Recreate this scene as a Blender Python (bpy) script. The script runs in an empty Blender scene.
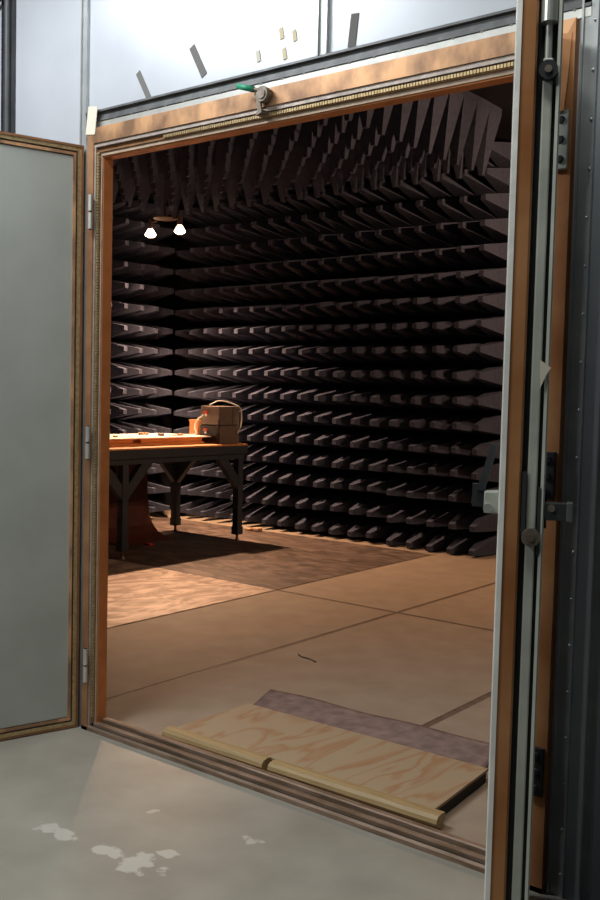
import bpy, bmesh, math, random
from mathutils import Vector, Matrix
random.seed(7)
S = bpy.context.scene
COL = S.collection
H = 1.5
# ------------------------------------------------------------------ camera
f, yaw, pitch, roll, CX, CY = 968.08, 0.6664, 0.0584, 0.0242, 3.3291, -2.748
cyw, syw, cp, sp = math.cos(yaw), math.sin(yaw), math.cos(pitch), math.sin(pitch)
fwd = Vector((-syw*cp, cyw*cp, -sp)); rgt = Vector((cyw, syw, 0)); up = rgt.cross(fwd)
c_, s_ = math.cos(roll), math.sin(roll)
r2 = c_*rgt + s_*up; u2 = -s_*rgt + c_*up
cam = bpy.data.cameras.new('camera'); camo = bpy.data.objects.new('camera', cam); COL.objects.link(camo)
M = Matrix((r2, u2, -fwd)).transposed().to_4x4(); M.translation = (CX, CY, H)
camo.matrix_world = M
cam.sensor_fit = 'VERTICAL'; cam.sensor_height = 36; cam.lens = f*36/900; cam.clip_start = .05
S.camera = camo
S.view_settings.view_transform = 'Standard'; S.view_settings.look = 'None'
S.view_settings.exposure = 0; S.view_settings.gamma = 1

# ------------------------------------------------------------------ materials
def mat(name, col, rough=.6, metal=0, var=None, scale=8, detail=6, bump=0, bscale=40, spec=.5, lo=.35, hi=.7, stretch=(1,1,1), dist=0, emit=None, es=0):
    m = bpy.data.materials.new(name); m.use_nodes = True
    nt = m.node_tree; b = nt.nodes['Principled BSDF']
    b.inputs['Base Color'].default_value = (*col, 1)
    b.inputs['Roughness'].default_value = rough; b.inputs['Metallic'].default_value = metal
    b.inputs['Specular IOR Level'].default_value = spec
    tc = nt.nodes.new('ShaderNodeTexCoord'); mp = nt.nodes.new('ShaderNodeMapping')
    mp.inputs['Scale'].default_value = stretch
    nt.links.new(tc.outputs['Object'], mp.inputs['Vector'])
    if var:
        n = nt.nodes.new('ShaderNodeTexNoise'); n.inputs['Scale'].default_value = scale; n.inputs['Detail'].default_value = detail
        n.inputs['Distortion'].default_value = dist
        nt.links.new(mp.outputs[0], n.inputs['Vector'])
        r = nt.nodes.new('ShaderNodeValToRGB')
        r.color_ramp.elements[0].position = lo; r.color_ramp.elements[1].position = hi
        r.color_ramp.elements[0].color = (*col, 1); r.color_ramp.elements[1].color = (*var, 1)
        nt.links.new(n.outputs['Fac'], r.inputs[0]); nt.links.new(r.outputs[0], b.inputs['Base Color'])
    if bump:
        n2 = nt.nodes.new('ShaderNodeTexNoise'); n2.inputs['Scale'].default_value = bscale; n2.inputs['Detail'].default_value = 5
        nt.links.new(mp.outputs[0], n2.inputs['Vector'])
        bp = nt.nodes.new('ShaderNodeBump'); bp.inputs['Strength'].default_value = bump; bp.inputs['Distance'].default_value = .01
        nt.links.new(n2.outputs['Fac'], bp.inputs['Height']); nt.links.new(bp.outputs[0], b.inputs['Normal'])
    if emit:
        b.inputs['Emission Color'].default_value = (*emit, 1); b.inputs['Emission Strength'].default_value = es
    return m

def math_node(nt, op, a, b=None):
    n = nt.nodes.new('ShaderNodeMath'); n.operation = op
    for i, v in enumerate((a, b)):
        if v is None: continue
        if isinstance(v, (int, float)): n.inputs[i].default_value = v
        else: nt.links.new(v, n.inputs[i])
    return n.outputs[0]

m_foam = mat('charcoal foam', (.055, .064, .100), .95, var=(.076, .088, .135), scale=25, bump=.3, bscale=120, spec=.1)
m_foamdark = mat('foam backing', (.018, .019, .024), 1, spec=.05)
m_panel = mat('galvanised wall panel', (.50, .53, .58), .38, .3, var=(.56, .59, .64), scale=3, bump=.03, bscale=6)
m_channel = mat('dark grey channel', (.11, .115, .12), .45, .4, var=(.17, .175, .18), scale=20)
m_strip = mat('steel strip', (.38, .40, .41), .42, .6, var=(.48, .5, .5), scale=12)
m_doorpanel = mat('grey painted door skin', (.34, .36, .33), .5, .1, var=(.41, .43, .40), scale=3, bump=.02, bscale=30)
m_copper = mat('tarnished copper', (.30, .17, .10), .40, .5, var=(.74, .42, .22), scale=9, lo=.38, hi=.6, detail=8, stretch=(1, 1, .6), bump=.08, bscale=18)
m_copper2 = mat('orange brown copper', (.40, .15, .05), .42, .3, var=(.68, .34, .15), scale=4, detail=8, bump=.08, bscale=14)
m_cojamb = mat('brown jamb copper', (.30, .15, .075), .42, .45, var=(.46, .25, .13), scale=7, detail=8, bump=.08, bscale=18)
m_silver = mat('silver edge sheet', (.66, .66, .63), .45, .15, var=(.78, .78, .75), scale=14, bump=.15, bscale=25)
m_sill = mat('scuffed sill', (.17, .11, .07), .5, .3, var=(.33, .23, .17), scale=14, detail=10, stretch=(.5, 3, 3))
m_cobrown = mat('brown copper', (.20, .105, .05), .5, .5, var=(.36, .17, .075), scale=9, bump=.08)
m_coreveal = mat('bright copper reveal', (.62, .23, .08), .42, .4, var=(.50, .18, .06), scale=10, bump=.1)
m_brass = mat('brass finger stock', (.42, .30, .15), .4, .7, var=(.6, .46, .26), scale=60)
m_solder = mat('solder grey', (.36, .31, .28), .5, .5, var=(.48, .40, .35), scale=25, bump=.2)
m_tan = mat('tan ledge', (.34, .25, .18), .55, .2, var=(.45, .34, .25), scale=14)
m_dark = mat('black painted steel', (.028, .031, .035), .5, .2, var=(.045, .048, .053), scale=10)
m_steelw = mat('pale plated steel', (.55, .56, .54), .35, .6, var=(.65, .66, .62), scale=20)
m_bolt = mat('grey green bolt bar', (.40, .42, .37), .5, .15, var=(.52, .54, .48), scale=9, bump=.1)
m_slate = mat('table slate grey steel', (.026, .036, .054), .55, .0, var=(.038, .050, .072), scale=8)
m_wood = mat('orange wood with bounce light', (.62, .26, .085), .5, var=(.74, .36, .14), scale=5, stretch=(8, 1, 8))  # brighter and more saturated wood, holding reflected light seen on the board's side
m_white = mat('white plastic', (.8, .78, .74), .5)
m_box = mat('brown grey instrument case', (.16, .125, .105), .5, .1, var=(.20, .155, .13), scale=30)
m_red = mat('red plastic', (.55, .05, .02), .4)
m_reel = mat('dark red reel', (.09, .022, .014), .6, var=(.14, .035, .02), scale=9)
m_green = mat('green rubber grip', (.02, .30, .16), .45)
m_brownsteel = mat('weathered brown steel', (.16, .13, .10), .5, .6, var=(.28, .24, .2), scale=40)
m_tape = mat('grey tape', (.13, .125, .12), .7)
m_mask = mat('masking tape', (.62, .58, .48), .7)
m_tan2 = mat('yellowed tape', (.66, .58, .38), .7)
m_black = mat('black edge', (.012, .012, .012), .7)
m_mat = mat('purple grey felt', (.20, .145, .135), .95, var=(.32, .235, .215), scale=14, bump=.6, bscale=150, spec=.1, detail=10)
m_hard = mat('hardboard', (.29, .225, .17), .66, var=(.345, .275, .21), scale=5, detail=10, spec=.4, bump=.05, bscale=60)
m_seam = mat('floor seam tape', (.10, .07, .05), .6, var=(.17, .11, .075), scale=20)
m_tand = mat('tan card', (.5, .33, .2), .7)

# plywood, cathedral grain from contour lines of a stretched noise
def grain_mat(name, a, b, c, stretch, freq, rough=.6, metal=0, nscale=1.4, bump=0):
    m = bpy.data.materials.new(name); m.use_nodes = True; nt = m.node_tree; bs = nt.nodes['Principled BSDF']
    tc = nt.nodes.new('ShaderNodeTexCoord'); mp = nt.nodes.new('ShaderNodeMapping'); mp.inputs['Scale'].default_value = stretch
    nt.links.new(tc.outputs['Object'], mp.inputs['Vector'])
    n = nt.nodes.new('ShaderNodeTexNoise'); n.inputs['Scale'].default_value = nscale; n.inputs['Detail'].default_value = 2.5; n.inputs['Distortion'].default_value = .6
    nt.links.new(mp.outputs[0], n.inputs['Vector'])
    w = math_node(nt, 'FRACT', math_node(nt, 'MULTIPLY', n.outputs['Fac'], freq))
    r = nt.nodes.new('ShaderNodeValToRGB'); e = r.color_ramp.elements
    e[0].position = 0; e[0].color = (*a, 1); e[1].position = 1; e[1].color = (*a, 1)
    k = r.color_ramp.elements.new(.55); k.color = (*b, 1); k = r.color_ramp.elements.new(.82); k.color = (*c, 1)
    nt.links.new(w, r.inputs[0]); nt.links.new(r.outputs[0], bs.inputs['Base Color'])
    bs.inputs['Roughness'].default_value = rough; bs.inputs['Metallic'].default_value = metal
    if bump:
        bp = nt.nodes.new('ShaderNodeBump'); bp.inputs['Strength'].default_value = bump; bp.inputs['Distance'].default_value = .01
        nt.links.new(w, bp.inputs['Height']); nt.links.new(bp.outputs[0], bs.inputs['Normal'])
    return m
m_ply = grain_mat('plywood', (.36, .275, .175), (.37, .27, .17), (.33, .18, .09), (4.6, 1.2, 1), 6, nscale=1.1)
m_nose = mat('varnished pine nosing', (.33, .225, .105), .5, var=(.42, .295, .14), scale=4, stretch=(1.5, 20, 20))
m_sheet1 = mat('scratched metal sheet', (.30, .205, .15), .5, .15, var=(.66, .52, .43), scale=2.6, detail=12, dist=3.2, lo=.40, hi=.66, stretch=(1.5, .75, 1), bump=.25, bscale=14)
m_sheet2 = mat('darker scratched metal sheet', (.085, .06, .048), .5, .15, var=(.27, .20, .165), scale=2.2, detail=12, dist=3.0, lo=.42, hi=.75, stretch=(.8, 1.7, 1), bump=.25, bscale=14)

# concrete with worn pale paint patches
m_conc = bpy.data.materials.new('worn concrete'); m_conc.use_nodes = True
def conc():
    nt = m_conc.node_tree; b = nt.nodes['Principled BSDF']
    tc = nt.nodes.new('ShaderNodeTexCoord'); o = tc.outputs['Object']
    n = nt.nodes.new('ShaderNodeTexNoise'); n.inputs['Scale'].default_value = 3.5; n.inputs['Detail'].default_value = 10; nt.links.new(o, n.inputs['Vector'])
    r = nt.nodes.new('ShaderNodeValToRGB'); r.color_ramp.elements[0].position = .3; r.color_ramp.elements[1].position = .72
    r.color_ramp.elements[0].color = (.245, .23, .195, 1); r.color_ramp.elements[1].color = (.325, .31, .265, 1)
    nt.links.new(n.outputs['Fac'], r.inputs[0])
    n2 = nt.nodes.new('ShaderNodeTexNoise'); n2.inputs['Scale'].default_value = 16; n2.inputs['Detail'].default_value = 8; nt.links.new(o, n2.inputs['Vector'])
    sep = nt.nodes.new('ShaderNodeSeparateXYZ'); nt.links.new(o, sep.inputs[0])
    tot = None
    for (x, y, ax, ay) in [(.71, -.725, .12, .045), (.985, -.70, .085, .05), (1.115, -.70, .10, .075), (1.14, -.585, .05, .04), (.86, -.40, .03, .025), (1.28, -.34, .06, .03), (1.45, -.80, .07, .03)]:
        dx = math_node(nt, 'DIVIDE', math_node(nt, 'SUBTRACT', sep.outputs[0], x), ax)
        dy = math_node(nt, 'DIVIDE', math_node(nt, 'SUBTRACT', sep.outputs[1], y), ay)
        d = math_node(nt, 'ADD', math_node(nt, 'MULTIPLY', dx, dx), math_node(nt, 'MULTIPLY', dy, dy))
        g = math_node(nt, 'SUBTRACT', 1, d)
        tot = g if tot is None else math_node(nt, 'MAXIMUM', tot, g)
    t = math_node(nt, 'ADD', tot, math_node(nt, 'MULTIPLY', math_node(nt, 'SUBTRACT', n2.outputs['Fac'], .56), 5))
    mr = nt.nodes.new('ShaderNodeMapRange'); mr.inputs[1].default_value = .0; mr.inputs[2].default_value = .35; mr.inputs[4].default_value = .8
    nt.links.new(t, mr.inputs[0])
    inside = math_node(nt, 'GREATER_THAN', tot, -.6)
    fac = math_node(nt, 'MULTIPLY', mr.outputs[0], inside)
    mx = nt.nodes.new('ShaderNodeMixRGB'); nt.links.new(fac, mx.inputs[0]); nt.links.new(r.outputs[0], mx.inputs[1]); mx.inputs[2].default_value = (.50, .49, .44, 1)
    nt.links.new(mx.outputs[0], b.inputs['Base Color']); b.inputs['Roughness'].default_value = .42
    bp = nt.nodes.new('ShaderNodeBump'); bp.inputs['Strength'].default_value = .12; bp.inputs['Distance'].default_value = .01
    nt.links.new(n2.outputs['Fac'], bp.inputs['Height']); nt.links.new(bp.outputs[0], b.inputs['Normal'])
conc()

# ------------------------------------------------------------------ mesh helpers
class MB:
    def __init__(s): s.bm = bmesh.new()
    def box(s, x0, x1, y0, y1, z0, z1, T=None, bev=0):
        x0, x1 = min(x0, x1), max(x0, x1); y0, y1 = min(y0, y1), max(y0, y1); z0, z1 = min(z0, z1), max(z0, z1)
        r = bmesh.ops.create_cube(s.bm, size=1, matrix=Matrix.Translation(((x0+x1)/2, (y0+y1)/2, (z0+z1)/2)) @ Matrix.Diagonal((x1-x0, y1-y0, z1-z0, 1)))
        vs = r['verts']
        if bev:
            es = list({e for v in vs for e in v.link_edges})
            q = bmesh.ops.bevel(s.bm, geom=es, offset=bev, segments=2, affect='EDGES', profile=.5)
            vs = list({v for fc in q['faces'] for v in fc.verts} | {v for v in vs if v.is_valid})
        if T:
            for v in vs: v.co = T(v.co)
        return s
    def prism(s, pts, a, b, axis=0, T=None):
        # pts: outline in the two other axes, extruded from a to b along axis
        def mk(p, t):
            l = [p[0], p[1]]; l.insert(axis, t); return Vector(l)
        v0 = [s.bm.verts.new(mk(p, a)) for p in pts]; v1 = [s.bm.verts.new(mk(p, b)) for p in pts]
        n = len(pts)
        s.bm.faces.new(v0); s.bm.faces.new(v1[::-1])
        for i in range(n): s.bm.faces.new((v0[i], v1[i], v1[(i+1) % n], v0[(i+1) % n]))
        if T:
            for v in v0+v1: v.co = T(v.co)
        return s
    def cyl(s, p, q, r, r1=None, n=16, T=None):
        p, q = Vector(p), Vector(q); d = q-p
        mtx = Matrix.Translation((p+q)/2) @ d.to_track_quat('Z', 'Y').to_matrix().to_4x4()
        k = bmesh.ops.create_cone(s.bm, cap_ends=True, segments=n, radius1=r, radius2=r if r1 is None else r1, depth=d.length, matrix=mtx)
        if T:
            for v in k['verts']: v.co = T(v.co)
        return s
    def sphere(s, c, r, sc=(1, 1, 1), T=None, n=12):
        k = bmesh.ops.create_uvsphere(s.bm, u_segments=n, v_segments=max(6, n//2), radius=r, matrix=Matrix.Translation(c) @ Matrix.Diagonal((*sc, 1)))
        if T:
            for v in k['verts']: v.co = T(v.co)
        return s
    def lathe(s, c, prof, n=20, flip=1):
        rings = []
        for (r, z) in prof:
            rings.append([s.bm.verts.new((c[0]+r*math.cos(2*math.pi*i/n), c[1]+r*math.sin(2*math.pi*i/n), c[2]+z)) for i in range(n)])
        for a, b in zip(rings, rings[1:]):
            for i in range(n): s.bm.faces.new((a[i], a[(i+1) % n], b[(i+1) % n], b[i]))
        s.bm.faces.new(rings[0][::-1]); s.bm.faces.new(rings[-1])
        return s
    def tube(s, pts, r, n=8):
        pts = [Vector(p) for p in pts]
        # Catmull-Rom
        out = []
        P = [pts[0]]+pts+[pts[-1]]
        for i in range(1, len(P)-2):
            for k in range(6):
                t = k/6; a, b, c, d = P[i-1], P[i], P[i+1], P[i+2]
                out.append(.5*((2*b)+(c-a)*t+(2*a-5*b+4*c-d)*t*t+(3*b-a-3*c+d)*t**3))
        out.append(pts[-1])
        rings = []
        for i, p in enumerate(out):
            d = (out[min(i+1, len(out)-1)]-out[max(i-1, 0)]).normalized()
            a = d.orthogonal().normalized() if not rings else (prev - d*prev.dot(d)).normalized()
            prev = a; b = d.cross(a)
            rings.append([s.bm.verts.new(p+r*(a*math.cos(2*math.pi*k/n)+b*math.sin(2*math.pi*k/n))) for k in range(n)])
        for a, b in zip(rings, rings[1:]):
            for k in range(n): s.bm.faces.new((a[k], a[(k+1) % n], b[(k+1) % n], b[k]))
        s.bm.faces.new(rings[0][::-1]); s.bm.faces.new(rings[-1])
        return s
    def build(s, name, m, parent=None, smooth=False, label=None):
        bmesh.ops.recalc_face_normals(s.bm, faces=s.bm.faces)
        off = Vector((0, 0, 0)); q = parent
        while q is not None: off += q.location; q = q.parent
        co = Vector((0, 0, 0))
        if parent is None:            # origin at the base
            xs = [v.co for v in s.bm.verts]
            co = Vector(((min(v.x for v in xs)+max(v.x for v in xs))/2, (min(v.y for v in xs)+max(v.y for v in xs))/2, min(v.z for v in xs)))
            if m is m_conc: co = Vector((0, 0, 0))
            off = co
        for v in s.bm.verts: v.co -= off
        me = bpy.data.meshes.new(name); s.bm.to_mesh(me); s.bm.free()
        if smooth:
            for p in me.polygons: p.use_smooth = True
        me.materials.append(m)
        o = bpy.data.objects.new(name, me); o.location = co; COL.objects.link(o)
        if parent is not None: o.parent = parent
        if label: o['label'] = label
        return o

def tag(o, label, cat, group=None, kind=None):
    o['label'] = label; o['category'] = cat
    if group: o['group'] = group
    if kind: o['kind'] = kind
    return o
def thing(name, loc, label, cat, group=None):
    o = bpy.data.objects.new(name, None); o.empty_display_size = .1; COL.objects.link(o); o.location = loc
    return tag(o, label, cat, group)
def struct(o, label, cat):
    o['kind'] = 'structure'; o['label'] = label; o['category'] = cat; return o
def sempty(name, loc, label, cat):
    o = bpy.data.objects.new(name, None); COL.objects.link(o); o.location = loc
    return struct(o, label, cat)

# ------------------------------------------------------------------ setting: shell
struct(MB().box(-4, 6, -6, .03, -.1, 0).build('floor', m_conc), 'grey concrete floor outside the doorway with worn white paint marks', 'floor')
X0, X1, Y0, Y1, Z1 = -5.45, 3.0, .04, 5.9, 4.10     # chamber box
struct(MB().box(X0, X1, Y1, Y1+.1, 0, Z1).build('wall_back', m_foamdark), 'dark back wall of the chamber behind the foam', 'wall')
struct(MB().box(X0-.1, X0, Y0, Y1, 0, Z1).build('wall_left', m_foamdark), 'dark left wall of the chamber behind the foam', 'wall')
struct(MB().box(X1, X1+.1, Y0, Y1, 0, Z1).build('wall_right', m_foamdark), 'dark right wall of the chamber hidden behind the door', 'wall')
struct(MB().box(X0-.1, X1+.1, Y0, Y1+.1, Z1, Z1+.1).build('ceiling', m_foamdark), 'dark chamber ceiling above the hanging foam', 'ceiling')
# outer wall: dark foamed inside layer + sheet panels outside
OX0, OX1, OZ = .0695, 2.0955, 2.483
wf = struct(MB().box(X0-.1, OX0-.004, .014, .038, 0, Z1+.1).box(OX1+.004, X1+.1, .014, .038, 0, Z1+.1).box(OX0-.004, OX1+.004, .014, .038, OZ+.004, Z1+.1).build('wall_front', m_foamdark),
            'grey sheet metal wall around the chamber doorway', 'wall')
def wpart(mb, name, m, label=None): return mb.build(name, m, wf, label=label)
for (a, b, z0, z1) in [(-.575, -.055, 0, 4.2), (-4, -.64, 0, 4.2), (-.05, 1.225, 2.60, 4.2), (1.235, 2.205, 2.60, 4.2), (2.21, 6, 0, 4.2), (-.05, .01, 0, 2.6), (2.16, 2.205, 0, 2.6)]:
    wpart(MB().box(a, b, 0, .013, z0, z1), 'panel', m_panel)
def rivets(mb, p, q, n, ax):
    for i in range(n):
        t = (i+.5)/n; c = [p[k]+(q[k]-p[k])*t for k in range(3)]
        mb.sphere(c, .0055, (1, .6, 1), n=8)
    return mb
def vchannel(x, w, z0, z1, m, lip=True):
    mb = MB().box(x-w/2, x+w/2, -.006, .0, z0, z1)
    if lip: mb.box(x-w/2, x-w/2+.006, -.014, -.006, z0, z1).box(x+w/2-.006, x+w/2, -.014, -.006, z0, z1)
    return mb
wpart(vchannel(-.052, .044, 0, 4.2, m_strip), 'seam_channel', m_strip)
wpart(vchannel(1.23, .044, 2.68, 4.2, m_strip), 'seam_channel', m_strip)
mb = vchannel(-.60, .095, 0, 4.2, m_dark); mb.cyl((-.60, -.012, 0), (-.60, -.012, 4.2), .02); wpart(mb, 'seam_channel', m_dark, 'dark grey vertical channel far left of the doorway')
mb = MB().box(-.03, 2.2, -.006, 0, 2.632, 2.676).box(-.03, 2.2, -.02, -.006, 2.668, 2.676).box(-.03, 2.2, -.012, -.006, 2.632, 2.642); wpart(mb, 'seam_channel', m_channel, 'dark grey riveted channel above the door frame')
mb = MB().box(-.03, 2.2, -.008, 0, 2.604, 2.630); rivets(mb, (0, -.008, 2.632), (2.2, -.008, 2.632), 22, 0); wpart(mb, 'rivet_strip', m_steelw)
mb = vchannel(2.2, .05, 0, 4.2, m_strip); rivets(mb, (2.214, -.01, 0), (2.214, -.01, 4.2), 30, 2); wpart(mb, 'rivet_strip', m_strip)
wpart(vchannel(2.29, .03, 0, 4.2, m_strip), 'seam_channel', m_strip)

# ------------------------------------------------------------------ door frame (profile around the opening)
fr = sempty('trim_1', (1.08, 0, 0), 'copper clad door frame around the chamber doorway', 'door frame')
FX0, FX1, FZ = 0.0, 2.165, 2.60; SU = .60
def ring(u0, u1, y0, y1, name, m, skip='', label=None):
    a0, b0, c0 = FX0+u0*SU, FX1-u0*SU, FZ-u0; a1, b1, c1 = FX0+u1*SU, FX1-u1*SU, FZ-u1
    side = {m_copper: m_cojamb}.get(m, m); rside = {m_copper: m_copper2}.get(m, m)
    if 'l' not in skip: MB().prism([(a0, .0), (a0, c0), (a1, c1), (a1, .0)], y0, y1, 1).build(name, side, fr, label=label)
    if 'r' not in skip: MB().prism([(b0, .0), (b0, c0), (b1, c1), (b1, .0)], y0, y1, 1).build(name, rside, fr, label=label)
    if 't' not in skip: MB().prism([(a0, c0), (b0, c0), (b1, c1), (a1, c1)], y0, y1, 1).build(name, m, fr, label=label)
ring(.0, .064, -.030, 0, 'copper_facing', m_copper)
ring(.064, .080, -.024, .0, 'solder_bead', m_solder)
ring(.080, .100, -.012, .01, 'gasket_groove', m_cobrown)
ring(.100, .115, -.006, .03, 'ledge', m_tan)
ring(.1150, .1205, .0, .05, 'reveal', m_coreveal, label='bright orange copper lining')
def fingers(p, q, n, axis):
    mb = MB()
    for i in range(n):
        t0, t1 = (i+.12)/n, (i+.88)/n
        a = [p[k]+(q[k]-p[k])*t0 for k in range(3)]; b = [p[k]+(q[k]-p[k])*t1 for k in range(3)]
        if axis == 2: mb.prism([(p[0]-.008, -.012), (p[0]-.006, -.019), (p[0]+.006, -.019), (p[0]+.008, -.012)], a[2], b[2], 2)
        else: mb.prism([(-.012, p[2]-.008), (-.019, p[2]-.006), (-.019, p[2]+.006), (-.012, p[2]+.008)], a[0], b[0], 0)
    return mb
fingers((.054, 0, .06), (.054, 0, 2.50), 200, 2).build('finger_stock', m_brass, fr)
fingers((2.111, 0, .06), (2.111, 0, 2.50), 200, 2).build('finger_stock', m_brass, fr)
fingers((.45, 0, 2.51), (2.06, 0, 2.51), 140, 0).build('finger_stock', m_brass, fr)
# sill
MB().prism([(-.030, 0), (-.030, .016), (-.0235, .024), (-.0235, 0)], 0, 2.165, 0).build('sill', m_sill, fr)
MB().prism([(-.012, 0), (-.012, .034), (.004, .038), (.016, .034), (.016, 0)], 0.03, 2.14, 0).build('sill', m_sill, fr)
MB().box(.02, 2.15, -.0235, -.0115, .0, .0215).build('gasket_groove', m_black, fr)
MB().prism([(.016, 0), (.016, .026), (.030, .026), (.030, 0)], .03, 2.14, 0).build('gasket_groove', m_black, fr)
MB().prism([(.030, 0), (.030, .044), (.036, .048), (.058, .046), (.075, .03), (.10, .012), (.10, .0)], .07, 2.095, 0).build('sill', m_sill, fr)
# right jamb hinge plates and latch keeper on the frame
def hplate(z0, z1, x0=2.112, x1=2.158):
    pl = MB().box(x0, x1, -.042, -.030, z0, z1, bev=.002).build('hinge_plate', m_bolt if z0 > 2 else m_dark, fr)
    k = 3
    for i in range(k):
        z = z0+(z1-z0)*(i+.5)/k
        MB().cyl((x0+.024, -.042, z), (x0+.024, -.048, z), .012, .009).build('screw', m_dark, pl)
hplate(2.17, 2.34); hplate(1.20, 1.345); hplate(.30, .45)
# torn copper foil flap over the right jamb
mb = MB(); n = 8
for i in range(n):
    a, b = i/n, (i+1)/n
    def P(t): return (2.108+.006*math.sin(7*t)), 2.155-.01*t, -.034-.016*t*t, 2.56-.225*t
    xa0, xa1, ya, za = P(a); xb0, xb1, yb, zb = P(b)
    v = [mb.bm.verts.new(c) for c in ((xa0, ya, za), (xa1, ya+.002, za), (xb1, yb+.002, zb), (xb0, yb, zb))]
    w = [mb.bm.verts.new(Vector(c.co)+Vector((0, .002, 0))) for c in v]
    for q in ((0, 1, 2, 3),): mb.bm.faces.new([v[j] for j in q]); mb.bm.faces.new([w[j] for j in reversed(q)])
    for j in range(4): mb.bm.faces.new((v[j], w[j], w[(j+1) % 4], v[(j+1) % 4]))
mb.build('copper_flap', m_copper2, fr, label='torn bright copper foil')

# ------------------------------------------------------------------ left leaf
d1 = sempty('door_1', (-.015, -.03, 0), 'open left door leaf with grey skin and copper rim', 'door')
dv = Vector((-.286, -.958, 0)).normalized(); nv = Vector((-dv.y, dv.x, 0))   # nv: normal towards the camera side
if nv.x < 0: nv = -nv
O1 = Vector((-.022, -.030, 0))
def TL(c): return O1 + dv*c.x + nv*c.y + Vector((0, 0, c.z))     # x along leaf, y out of the visible face
Z0, ZT, W1 = .004, 2.535, 1.06
MB().box(.045, W1-.045, -.08, -.008, Z0+.05, ZT-.05, T=TL).build('panel', m_doorpanel, d1)
def rim(a, b, y0, y1, name, m, label=None):
    mb = MB()
    def q(p, h0, h1): mb.prism(p, h0, h1, 1, T=TL)
    q([(a, Z0+a), (a, ZT-a), (b, ZT-b), (b, Z0+b)], y0, y1)
    q([(W1-a, Z0+a), (W1-a, ZT-a), (W1-b, ZT-b), (W1-b, Z0+b)], y0, y1)
    q([(a, ZT-a), (W1-a, ZT-a), (W1-b, ZT-b), (b, ZT-b)], y0, y1)
    q([(a, Z0+a), (W1-a, Z0+a), (W1-b, Z0+b), (b, Z0+b)], y0, y1)
    return mb.build(name, m, d1, label=label)
rim(0, .010, -.078, 0, 'rim', m_cobrown); rim(.010, .026, -.06, -.004, 'finger_stock', m_brass)
rim(.026, .034, -.06, -.012, 'gasket_groove', m_dark); rim(.034, .046, -.06, -.002, 'rim', m_copper, 'copper edging')
for z0, z1 in ((2.175, 2.318), (1.197, 1.336), (.221, .367)):
    h = MB().cyl((.044, -.047, z0), (.044, -.047, (z0+z1)/2-.004), .010).cyl((.044, -.047, (z0+z1)/2+.004), (.044, -.047, z1), .010).build('hinge', m_steelw, d1, label='white two-knuckle hinge')
    MB().cyl((.044, -.047, z0-.004), (.044, -.047, z1+.004), .006).build('hinge_pin', m_dark, h)

# ------------------------------------------------------------------ right leaf
A2 = Vector((2.487, -1.045, 0))                     # inner face, free edge
e2 = Vector((-.424, .906, 0)).normalized(); t2 = Vector((e2.y, -e2.x, 0))    # t2: from inner face to outer face
d2 = sempty('door_2', (2.07, -.09, 0), 'open right door leaf seen edge-on with bolt channel', 'door')
def TR(c): return A2 + e2*c.y + t2*c.x + Vector((0, 0, c.z))    # x: through thickness, y: from free edge back to hinge
ZB, ZU, L2 = .006, 2.56, 1.04
MB().box(.004, .074, .045, L2, ZB, ZU, T=TR).build('panel', m_doorpanel, d2)
MB().prism([(-.006, .012), (-.003, -.003), (.006, -.006), (.006, .045), (-.004, .045)], ZB, ZU, 2, T=TR).build('edge_strip', m_silver, d2, label='silver edge strip')
MB().box(-.003, .004, .045, L2, ZB, ZU, T=TR).build('inner_skin', m_silver, d2)
MB().prism([(.006, -.002), (.032, .0), (.036, .006), (.036, .045), (.006, .045)], ZB, ZU, 2, T=TR).build('copper_band', m_copper2, d2)
MB().box(.038, .074, .030, .045, ZB, ZU, T=TR).build('bolt_channel', m_dark, d2)
MB().prism([(.0725, .045), (.0725, .008), (.078, .004), (.081, .008), (.081, .045)], ZB, ZU, 2, T=TR).build('edge_strip', m_bolt, d2)
MB().box(.047, .066, .010, .030, ZB+.02, 2.14, T=TR, bev=.003).box(.044, .066, .012, .030, 2.235, ZU-.02, T=TR, bev=.003).build('bolt_bar', m_bolt, d2)
MB().cyl((.056, .018, 2.1), (.056, .018, 2.28), .007, T=TR).build('bolt_rod', m_steelw, d2)
MB().cyl((.056, .014, 2.205), (.056, .014, 2.245), .016, T=TR, n=20).build('bolt_collar', m_steelw, d2)
for z in (2.113, 1.235):
    kb = MB().cyl((.057, .014, z), (.057, -.008, z), .0175, T=TR, n=24).build('roller', m_dark if z > 2 else m_brownsteel, d2)
    MB().cyl((.057, -.008, z), (.057, -.012, z), .007, T=TR).build('roller_pin', m_brownsteel, kb)
MB().box(.038, .046, .004, .03, 1.24, 1.36, T=TR).box(.068, .073, .004, .03, 1.20, 1.33, T=TR).build('guide_plate', m_dark, d2)
# inner handle
ih = MB().box(-.034, -.004, .02, .055, 1.275, 1.318, T=TR, bev=.003).build('inner_handle', m_bolt, d2)
MB().cyl((-.026, .02, 1.286), (-.026, .012, 1.286), .009, T=TR).build('screw', m_steelw, ih)
MB().prism([(-.034, 1.318), (-.05, 1.318), (-.024, 1.41), (-.010, 1.41)], .03, .045, 1, T=TR).build('lever', m_dark, ih)
MB().prism([(-.058, 1.285), (-.034, 1.285), (-.034, 1.33), (-.058, 1.33)], .04, .055, 1, T=TR).build('pivot_block', m_dark, ih)
# outer handle
oh = MB().box(.081, .128, .01, .03, 1.268, 1.302, T=TR, bev=.002).build('outer_handle', m_dark, d2)
MB().box(.122, .134, .008, .032, 1.266, 1.304, T=TR, bev=.002).build('handle_plate', m_channel, oh)
MB().cyl((.094, .01, 1.292), (.094, .004, 1.292), .007, T=TR).build('screw', m_brownsteel, oh)
MB().box(.0785, .086, .03, .10, 1.25, 1.325, T=TR).build('outer_bracket', m_black, d2)

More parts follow.
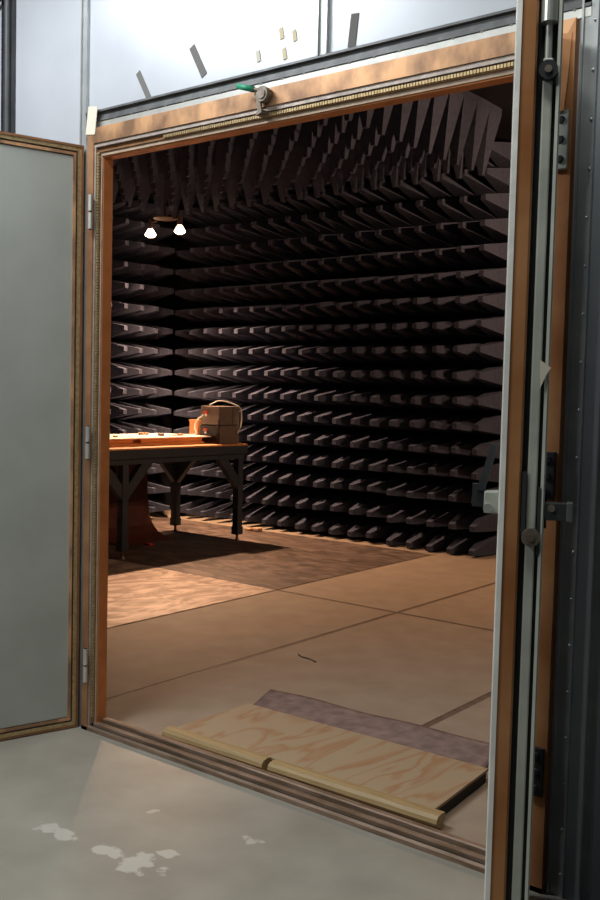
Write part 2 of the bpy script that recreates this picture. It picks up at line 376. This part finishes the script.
# ------------------------------------------------------------------ chamber floor
fl = sempty('floor_2', (0, 2.9, 0), 'hardboard chamber floor of large panels with dark seams', 'floor')
MB().box(X0, X1, .03, Y1, -.1, -.008).build('subfloor', m_black, fl)
XM, XA, XB, YC = -1.298, -.2214, 1.1238, 2.896
def panel(a, b, c, d): MB().box(a, b, c, d, -.008, 0).build('panel', m_hard, fl)
g = .017
for a, b in ((XM+.006, XA-g), (XA+g, XB-.02), (XB+.02, X1)):
    panel(a, b, .03, YC-g); panel(a, b, YC+g, Y1)
panel(X0, XM-.006, .03, Y1)
MB().box(XA-g, XA+g, .12, Y1, -.008, -.002).box(XB-.02, XB+.02, .12, Y1, -.008, -.002).box(XM, X1, YC-g, YC+g, -.008, -.0025).build('seam', m_seam, fl)
tag(MB().box(-5.0, XM-.012, .6, YC-.004, 0, .003).build('metal_floor_sheet', m_sheet1), 'pale scratched metal sheet lying on the chamber floor in front of the table', 'metal sheet')
tag(MB().box(-5.0, XM-.012, YC+.004, 5.22, 0, .003).build('metal_floor_sheet', m_sheet2), 'dark scratched metal sheet lying on the chamber floor along the back wall', 'metal sheet')

# ------------------------------------------------------------------ threshold pieces
pw = thing('plywood_ramp', (1.03, .38, 0), 'pale plywood board with orange grain lying just inside the door sill', 'board')
MB().prism([(.408, .150), (1.672, .172), (1.640, .640), (.425, .603)], .044, .054, 2).build('board', m_ply, pw)
MB().prism([(.43, .17), (1.669, .174), (1.636, .63), (.445, .59)], 0, .043, 2).build('support', m_black, pw, label='black underside packing')
def nosing(xa, xb, ya, yb, label):
    prof = [(0, .004), (-.014, .006), (-.018, .014), (-.032, .020), (-.042, .032), (-.038, .046), (-.028, .056), (-.006, .060), (.018, .057), (.016, .030), (.008, .028), (.006, .004)]
    mb = MB()
    def T(c): t = (c.x-xa)/(xb-xa); return Vector((c.x, c.y+ya+(yb-ya)*t, c.z))
    mb.prism(prof, xa, xb, 0, T=T)
    return tag(mb.build('wooden_nosing', m_nose), label, 'moulding')
n1 = nosing(.385, .937, .130, .140, 'shorter left length of rounded pine nosing along the plywood front edge')
n2 = nosing(.966, 1.715, .140, .154, 'longer right length of rounded pine nosing along the plywood front edge')
# felt strip draped behind the plywood
mb = MB(); nx, ny = 40, 12; vs = []
for i in range(nx+1):
    row = []
    for j in range(ny+1):
        t, q = i/nx, j/ny
        x = (.40+(1.60-.40)*t)*(1-q)+(.262+(1.50-.262)*t)*q
        yf = .622+.037*t; yb = .960+.055*t+.003*math.sin(9*t)
        y = yf+(yb-yf)*q
        z = .006+.030*max(0, 1-q*3)**2+.003*math.sin(14*t+5*q)*q+.003
        row.append(mb.bm.verts.new((x, y, z)))
    vs.append(row)
for i in range(nx):
    for j in range(ny): mb.bm.faces.new((vs[i][j], vs[i+1][j], vs[i+1][j+1], vs[i][j+1]))
r = bmesh.ops.extrude_face_region(mb.bm, geom=list(mb.bm.faces))
for v in [e for e in r['geom'] if isinstance(e, bmesh.types.BMVert)]: v.co.z -= .006
tag(mb.build('felt_strip', m_mat, smooth=True), 'purple grey felt strip lying on the floor behind the plywood board', 'mat')

# ------------------------------------------------------------------ foam pyramids
PIT = .232
def pyr_mesh(name, L, b, t, base):
    bm = bmesh.new()
    rings = [(b/2, 0), (b/2, base), (t/2, L)]
    R = [[bm.verts.new((sx*r, sy*r, z)) for sx, sy in ((-1, -1), (1, -1), (1, 1), (-1, 1))] for r, z in rings]
    for a, c in zip(R, R[1:]):
        for i in range(4): bm.faces.new((a[i], a[(i+1) % 4], c[(i+1) % 4], c[i]))
    bm.faces.new(R[0][::-1]); bm.faces.new(R[-1])
    me = bpy.data.meshes.new(name); bm.to_mesh(me); bm.free(); me.materials.append(m_foam); return me
me_wall = pyr_mesh('wall_foam_pyramid', .60, .231, .050, .05)
me_ceil = pyr_mesh('ceiling_foam_pyramid', .60, .231, .036, .06)
ONES = 'zeroth first second third fourth fifth sixth seventh eighth ninth tenth eleventh twelfth thirteenth fourteenth fifteenth sixteenth seventeenth eighteenth nineteenth twentieth twenty-first twenty-second twenty-third twenty-fourth'.split()
ROWS = [.118, .34, .57, .795, 1.02, 1.248, 1.478, 1.708, 1.943, 2.178, 2.411, 2.643, 2.875, 3.107, 3.339, 3.571, 3.803]
RB = Matrix.Rotation(math.radians(90), 4, 'X')     # +Z -> -Y
RLW = Matrix.Rotation(math.radians(90), 4, 'Y')    # +Z -> +X
RC = Matrix.Rotation(math.radians(180), 4, 'X')    # +Z -> -Z
cols = [-.938-PIT*k for k in range(17, -1, -1)]    # back wall, left to right
Minv = M.inverted()
def px(P):
    q = Minv @ Vector(P); return 300+f*q.x/-q.z, 450-f*q.y/-q.z, -q.z
rest = bmesh.new()
def add_rest(me, mw):
    b2 = bmesh.new(); b2.from_mesh(me); bmesh.ops.transform(b2, matrix=mw, verts=b2.verts)
    t = bpy.data.meshes.new('t'); b2.to_mesh(t); b2.free(); rest.from_mesh(t); bpy.data.meshes.remove(t)
def jit(rot): return rot @ Matrix.Rotation(random.uniform(-.015, .015), 4, 'X') @ Matrix.Rotation(random.uniform(-.015, .015), 4, 'Y')
def put(me, name, mw, label, cat, group):
    o = bpy.data.objects.new(name, me); COL.objects.link(o); o.matrix_world = mw; return tag(o, label, cat, group)
cand = []
for r, z in enumerate(ROWS):
    for k, x in enumerate(cols):
        dr = (.080 if k > 12 else .035)*(1, .9, .45)[r] if r < 3 else (.02 if r < 7 else 0)
        mw = Matrix.Translation((x, Y1-.002, z)) @ Matrix.Rotation(dr/.6, 4, 'X') @ jit(RB)
        lab = f"charcoal foam pyramid on the back wall, {ONES[r+1]} row up, {ONES[k+1]} right of the corner"
        cand.append((px((x, 5.3, z))[2], px((x, 5.3, z)), mw, lab, f'foam pyramids of the back wall, {ONES[r+1]} row up'))
    for k in range(7):
        y = 5.184-PIT*k
        mw = Matrix.Translation((X0+.002, y, z)) @ jit(RLW)
        lab = f"charcoal foam pyramid on the left wall, {ONES[r+1]} row up, {ONES[k+1]} out from the corner"
        cand.append((px((-4.85, y, z))[2], px((-4.85, y, z)), mw, lab, f'foam pyramids of the left wall, {ONES[r+1]} row up'))
def visible(p): return 100 < p[0] < 512 and p[1] > 120+(-.235)*(p[0]-100)+26
vis = [c for c in cand if visible(c[1])]; hid = [c for c in cand if not visible(c[1])]
vis.sort(key=lambda c: c[0])
for c in vis[:320]: put(me_wall, 'wall_foam_pyramid', c[2], c[3], 'foam pyramid', c[4])
for c in vis[320:]+hid: add_rest(me_wall, c[2])
ccol = [-4.844+PIT*k for k in range(18)]
for j in range(13):
    y = 5.184-PIT*j
    for k, x in enumerate(ccol):
        p = px((x, y, 3.5)); pb = px((x, y, 3.9))
        mw = Matrix.Translation((x, y, Z1-.002)) @ jit(RC)
        lim = 155-.235*(p[0]-110)
        if 104 < p[0] < 520 and p[1] > lim-6 and k < 24:
            put(me_ceil, 'ceiling_foam_pyramid', mw, f"dark hanging ceiling foam pyramid, {ONES[j+1]} out from back wall, {ONES[k+1]} from left wall", 'foam pyramid',
                f'hanging foam pyramids of the ceiling, {ONES[j+1]} row from the back wall')
        else: add_rest(me_ceil, mw)
me = bpy.data.meshes.new('foam_lining'); rest.to_mesh(me); rest.free(); me.materials.append(m_foam)
o = bpy.data.objects.new('foam_lining', me); COL.objects.link(o); tag(o, 'remaining dark foam lining in the far corner and out of sight', 'foam lining', kind='stuff')

# ------------------------------------------------------------------ table
TZ = .982; TX0, TX1, TY0, TY1 = -4.12, -3.085, 1.50, 4.56
tb = thing('workbench', (-3.6, 3.05, 0), 'long dark steel workbench with braced legs standing at left in the chamber', 'table')
MB().box(TX0, TX1, TY0, TY1, TZ-.016, TZ, bev=.003).build('tabletop', m_wood, tb, label='orange wooden top')
MB().box(TX0, TX1, TY0, TY1, TZ-.095, TZ-.016).build('apron', m_slate, tb)
mb = MB()
for x in (TX0+.05, TX1-.05): mb.box(x-.03, x+.03, TY0+.03, TY1-.03, TZ-.145, TZ-.098)
for y in (1.5+.06, 2.97, 4.485): mb.box(TX0+.09, TX1-.09, y-.03, y+.03, TZ-.145, TZ-.098)
mb.build('frame_rail', m_slate, tb)
for x in (TX1-.055, TX0+.10):
    for y in (1.57, 2.97, 4.485):
        lg = MB().box(x-.036, x+.036, y-.036, y+.036, .075, TZ-.146, bev=.004).box(x-.042, x+.042, y-.042, y+.042, .07, .15, bev=.004).build('leg', m_slate, tb)
        MB().cyl((x, y, .02), (x, y, .075), .014).cyl((x, y, .003), (x, y, .022), .030, .018, n=20).build('levelling_foot', m_brownsteel, lg)
        for s in (-1, 1):
            if y > 4.2 and s > 0: continue
            MB().prism([(y+s*.036, .53), (y+s*.036, .66), (y+s*.19, TZ-.147), (y+s*.32, TZ-.147)], x-.03, x+.03, 0).build('brace', m_slate, tb)
        sx = -1 if x > -3.6 else 1
        MB().prism([(x+sx*.036, .53), (x+sx*.036, .66), (x+sx*.19, TZ-.147), (x+sx*.32, TZ-.147)], y-.03, y+.03, 1).build('brace', m_slate, tb)

# board with white top on the bench
wb = thing('instrument_board', (-3.66, 3.2, TZ), 'long orange wooden board with a white top lying on the workbench', 'board')
MB().box(-3.90, -3.27, 2.1, 4.12, TZ+.001, TZ+.024).build('base', m_wood, wb)
MB().box(-3.92, -3.30, 2.1, 3.22, TZ+.024, TZ+.066).box(-3.92, -3.30, 3.32, 4.12, TZ+.024, TZ+.066).box(-3.92, -3.36, 3.2, 3.34, TZ+.024, TZ+.066).build('frame', m_wood, wb)
MB().box(-3.96, -3.27, 2.1, 4.22, TZ+.066, TZ+.076, bev=.002).build('top_plate', m_white, wb, label='white top')
blk = [(-3.50, 2.93, .03, 'small dark block nearest the left jamb on the white board'), (-3.50, 3.03, .03, 'small dark block second from the left jamb on the white board'),
       (-3.48, 3.17, .03, 'small tan block near the left end of the white board'), (-3.74, 3.72, .04, 'small tan block at the middle back of the white board'),
       (-3.76, 3.80, .04, 'small tan block just right of the middle back block'), (-3.50, 3.76, .045, 'small brown block at the front middle of the white board'),
       (-3.46, 3.98, .04, 'small tan block nearest the orange box on the white board')]
for i, (x, y, s, lb) in enumerate(blk):
    tag(MB().box(x-s/2, x+s/2, y-s*.6, y+s*.6, TZ+.0765, TZ+.0765+s*.55, bev=.004).build('small_block', m_tand if 'tan' in lb else m_box), lb, 'block')
# instrument cases
BX1, BX0, BY0, BY1 = -3.20, -3.45, 4.25, 4.55
cs = thing('instrument_case', (BX1-.12, 4.40, TZ), 'brown grey two tier instrument case with red sockets at the bench end', 'case')
for (z0, z1) in ((TZ+.001, TZ+.180), (TZ+.187, TZ+.370)):
    MB().box(BX0, BX1, BY0, BY1, z0, z1, bev=.004).build('case_unit', m_box, cs)
MB().box(BX0+.01, BX1-.01, BY0+.01, BY1-.01, TZ+.180, TZ+.187).build('seam', m_black, cs)
MB().box(BX1, BX1+.003, BY0+.20, BY0+.206, TZ+.19, TZ+.366).box(BX1-.012, BX1+.002, BY0-.004, BY0+.012, TZ+.002, TZ+.24).build('corner_strip', m_dark, cs)
MB().box(BX0-.0, BX1-.02, BY0-.006, BY0, TZ+.02, TZ+.175).build('front_panel', m_dark, cs)
for z in (TZ+.12, TZ+.29):
    sk = MB().box(BX0+.055, BX0+.105, BY0-.016, BY0-.0, z, z+.03, bev=.003).build('socket', m_red, cs, label='red socket')
    MB().cyl((BX0+.095, BY0-.016, z-.012), (BX0+.095, BY0-.03, z-.012), .012).build('plug', m_white, sk)
ob = thing('small_wooden_box', (-3.56, 4.29, TZ), 'small orange wooden box between the white board and the instrument case', 'box')
MB().box(-3.61, -3.49, 4.255, 4.335, TZ+.001, TZ+.215, bev=.003).build('body', m_wood, ob)
MB().box(-3.615, -3.485, 4.25, 4.34, TZ+.215, TZ+.228).build('lid', m_wood, ob)
tag(MB().tube([(-3.36, 4.28, TZ+.376), (-3.34, 4.31, TZ+.40), (-3.30, 4.37, TZ+.425), (-3.25, 4.47, TZ+.405), (-3.20, 4.555, TZ+.36), (-3.182, 4.568, TZ+.27), (-3.182, 4.555, TZ+.17), (-3.188, 4.51, TZ+.10)], .006).build('white_cable', m_white, smooth=True),
    'white cable looping over the top of the instrument case', 'cable')
tag(MB().tube([(-3.38, 4.215, TZ+.285), (-3.40, 4.20, TZ+.26), (-3.44, 4.21, TZ+.245), (-3.47, 4.20, TZ+.20), (-3.45, 4.17, TZ+.15), (-3.41, 4.15, TZ+.10), (-3.44, 4.12, TZ+.085), (-3.52, 4.05, TZ+.083), (-3.46, 3.98, TZ+.083), (-3.55, 3.90, TZ+.083)], .007).build('white_cable', m_white, smooth=True),
    'tangled white cable running from the instrument case onto the white board', 'cable')
tag(MB().tube([(-3.16, 4.28, TZ-.153), (-3.16, 4.285, TZ-.18), (-3.155, 4.30, TZ-.205), (-3.15, 4.34, TZ-.215)], .005).build('white_cable', m_white, smooth=True), 'short white cable end dangling beneath the bench edge', 'cable')
# reel beneath the bench
prof = [(-4.05, .76), (-4.045, .55), (-4.035, .36), (-4.01, .22), (-3.96, .13), (-3.88, .06), (-3.77, .022), (-3.62, .0045)]
outl = prof+[(x-.012*(1 if i < 4 else .4), z-(.0 if i < 4 else .006 if i < 7 else .001)) for i, (x, z) in reversed(list(enumerate(prof)))]
tag(MB().prism([(x, max(z, .0035)) for x, z in outl], 3.40, 4.10, 1).build('curved_sheet', m_reel), 'dark red bent sheet standing beneath the workbench and curving onto the floor', 'sheet')
tag(MB().box(-3.56, -3.49, 3.62, 3.68, .0035, .022, bev=.004).build('red_clip', m_red), 'small red piece lying on the floor beneath the workbench', 'clip')
tag(MB().box(-3.56, -3.49, 5.08, 5.14, .0035, .035, bev=.01).build('wood_scrap', m_tand), 'smaller brown scrap on the floor by the back wall, nearer the bench leg', 'scrap')
tag(MB().box(-3.47, -3.39, 5.10, 5.18, .0035, .045, bev=.012).build('wood_scrap', m_tand), 'larger brown scrap on the floor by the back wall, right of the smaller one', 'scrap')
tag(MB().tube([(-.05, 1.58, .004), (0, 1.55, .004), (.06, 1.545, .004), (.12, 1.52, .004)], .004).build('twig', m_seam), 'thin dark twig lying on the hardboard floor', 'twig')

# ------------------------------------------------------------------ lamp
m_bulb1 = mat('lit bulb', (1, .8, .6), .4, emit=(1, .62, .36), es=22)
m_bulb2 = mat('lit bulb softer', (1, .8, .6), .4, emit=(1, .62, .36), es=14)
m_lampmetal = mat('dark lamp metal', (.06, .035, .025), .7, .2)
def lamp(LX, LY, label, en, kind, aim):
    lp = thing('ceiling_lamp', (LX, LY, 4.04), label, 'lamp')
    MB().cyl((LX, LY, 3.36), (LX, LY, 4.04), .012).build('stem', m_lampmetal, lp)
    MB().lathe((LX, LY, 3.315), [(.012, .045), (.03, .040), (.12, .030), (.13, .024), (.12, .018), (.02, .016)], n=32).build('ring_plate', m_lampmetal, lp)
    for s, m, e in ((-1, m_bulb1, en[0]), (1, m_bulb2, en[1])):
        x = LX+s*.225
        MB().box(min(LX+s*.13, x), max(LX+s*.13, x), LY-.01, LY+.01, 3.318, 3.338).build('arm', m_lampmetal, lp)
        k = MB().cyl((x, LY, 3.25), (x, LY, 3.345), .030).build('socket', m_lampmetal, lp)
        MB().lathe((x, LY, 3.16), [(.018, .10), (.026, .085), (.044, .055), (.060, .03), (.056, .014), (.03, 0)], n=20).build('bulb', m, k, smooth=True)
        l = bpy.data.lights.new('bulb_light', kind); l.energy = e; l.color = (1, .60, .36)
        if kind == 'SPOT': l.spot_size = math.radians(116); l.spot_blend = .7
        l.shadow_soft_size = .05
        lo = bpy.data.objects.new('bulb_light', l); lo.location = (x, LY, 3.15); COL.objects.link(lo)
        if aim: lo.rotation_euler = ((Vector(aim)-lo.location)*.22+Vector((0, 0, -3.15))*.78).to_track_quat('-Z', 'Y').to_euler()
lamp(-4.37, 4.60, 'hanging twin bulb lamp lit warm below the foam ceiling at left', (150, 1000), 'SPOT', (-1.9, 2.1, 0))
lamp(1.2, 4.75, 'hanging twin bulb lamp at the right end of the chamber behind the right door', (135, 135), 'POINT', None)

# ------------------------------------------------------------------ small things on the outer wall
def tape(name, p, q, w, m, label, y=0):
    a, b = Vector(p), Vector(q); d = (b-a).normalized(); n = Vector((-d.y, d.x))*w/2
    pts = [(a+n), (b+n), (b-n), (a-n)]
    return tag(MB().prism([(v.x, v.y) for v in pts], y-.0025, y-.0003, 1).build(name, m), label, 'tape')
tape('tape_strip', (.585, 2.838), (.655, 2.715), .030, m_tape, 'dark grey tape strip stuck slanting on the bright panel, the higher left one')
tape('tape_strip', (.278, 2.795), (.350, 2.674), .026, m_tape, 'dark grey tape strip leaning down to the riveted channel, lowest left')
tape('tape_strip', (1.362, 2.795), (1.350, 2.685), .032, m_tape, 'grey brown upright tape strip on the panel right of the seam')
tape('tape_strip', (.035, 2.69), (.02, 2.575), .06, m_mask, 'beige tape piece at the upper left corner of the door frame', -.0305)
for (u, v, w, lb) in [(1.034, 2.795, .03, 'tiny yellowed tape scrap near the panel seam, leftmost of the upper ones'), (1.095, 2.775, .028, 'tiny yellowed tape scrap closest to the panel seam'), (.925, 2.735, .03, 'tiny faded tape scrap lowest left of the scraps'), (1.05, 2.72, .028, 'tiny pale tape scrap below the yellowed ones')]:
    tape('tape_scrap', (u, v+.02), (u+.008, v-.02), w*.6, m_tan2 if 'yellow' in lb else m_mask, lb)
tag(MB().prism([(.062, 1.575), (.083, 1.560), (.074, 1.545), (.064, 1.52)], -.003, .0, 1, T=TR).build('torn_tape', m_mask), 'torn white tape scrap hanging from the bolt channel of the right door', 'tape')
tag(MB().tube([(-1.2, -.03, 3.20), (-.8, -.03, 3.255), (-.63, -.035, 3.285), (-.4, -.03, 3.33), (-.1, -.03, 3.40), (.2, -.03, 3.50)], .012).build('dark_cable', m_dark, smooth=True), 'dark cable crossing the wall at the top left corner', 'cable')
# toggle clamp with green grip
cl = thing('toggle_clamp', (.99, -.03, 2.53), 'brown steel toggle clamp with green grip on the door head', 'clamp')
MB().cyl((1.0, -.03, 2.573), (1.0, -.062, 2.573), .027, n=20).cyl((1.0, -.062, 2.573), (1.0, -.066, 2.573), .018, n=20).build('pivot', m_brownsteel, cl)
MB().prism([(.963, 2.590), (1.005, 2.602), (1.028, 2.585), (1.02, 2.555), (.985, 2.550), (.962, 2.565)], -.056, -.034, 1).build('body', m_brownsteel, cl)
MB().prism([(.966, 2.575), (.984, 2.575), (.994, 2.515), (.978, 2.512)], -.054, -.044, 1).prism([(.976, 2.512), (1.0, 2.520), (1.0, 2.508), (.976, 2.500)], -.06, -.02, 1).build('hook', m_brownsteel, cl)
MB().cyl((.985, -.058, 2.588), (.955, -.064, 2.597), .007).build('arm', m_brownsteel, cl)
MB().cyl((.963, -.062, 2.594), (.903, -.076, 2.612), .0115, .010, n=14).sphere((.903, -.076, 2.612), .010).build('grip', m_green, cl, smooth=True)

# ------------------------------------------------------------------ lights outside
def area(name, loc, target, sx, sy, e, col):
    l = bpy.data.lights.new(name, 'AREA'); l.shape = 'RECTANGLE'; l.size = sx; l.size_y = sy; l.energy = e; l.color = col
    o = bpy.data.objects.new(name, l); o.location = loc; COL.objects.link(o)
    o.rotation_euler = (Vector(target)-Vector(loc)).to_track_quat('-Z', 'Y').to_euler(); return o
area('ceiling_fluorescent', (-.1, -1.2, 3.7), (-.1, -1.1, 0), 1.4, .4, 78, (.95, .98, 1))
area('hall_fluorescent', (2.45, -1.95, 4.0), (2.35, -1.2, 0), .9, .4, 30, (.97, 1, .95))
area('hall_fill', (.6, -4.6, 3.9), (.6, -4.2, 0), 1.4, .4, 75, (.97, 1, .95))  # added fill light high in the hall, out of view
w = bpy.data.worlds.new('World'); S.world = w; w.use_nodes = True
w.node_tree.nodes['Background'].inputs[0].default_value = (.75, .85, 1, 1); w.node_tree.nodes['Background'].inputs[1].default_value = .02
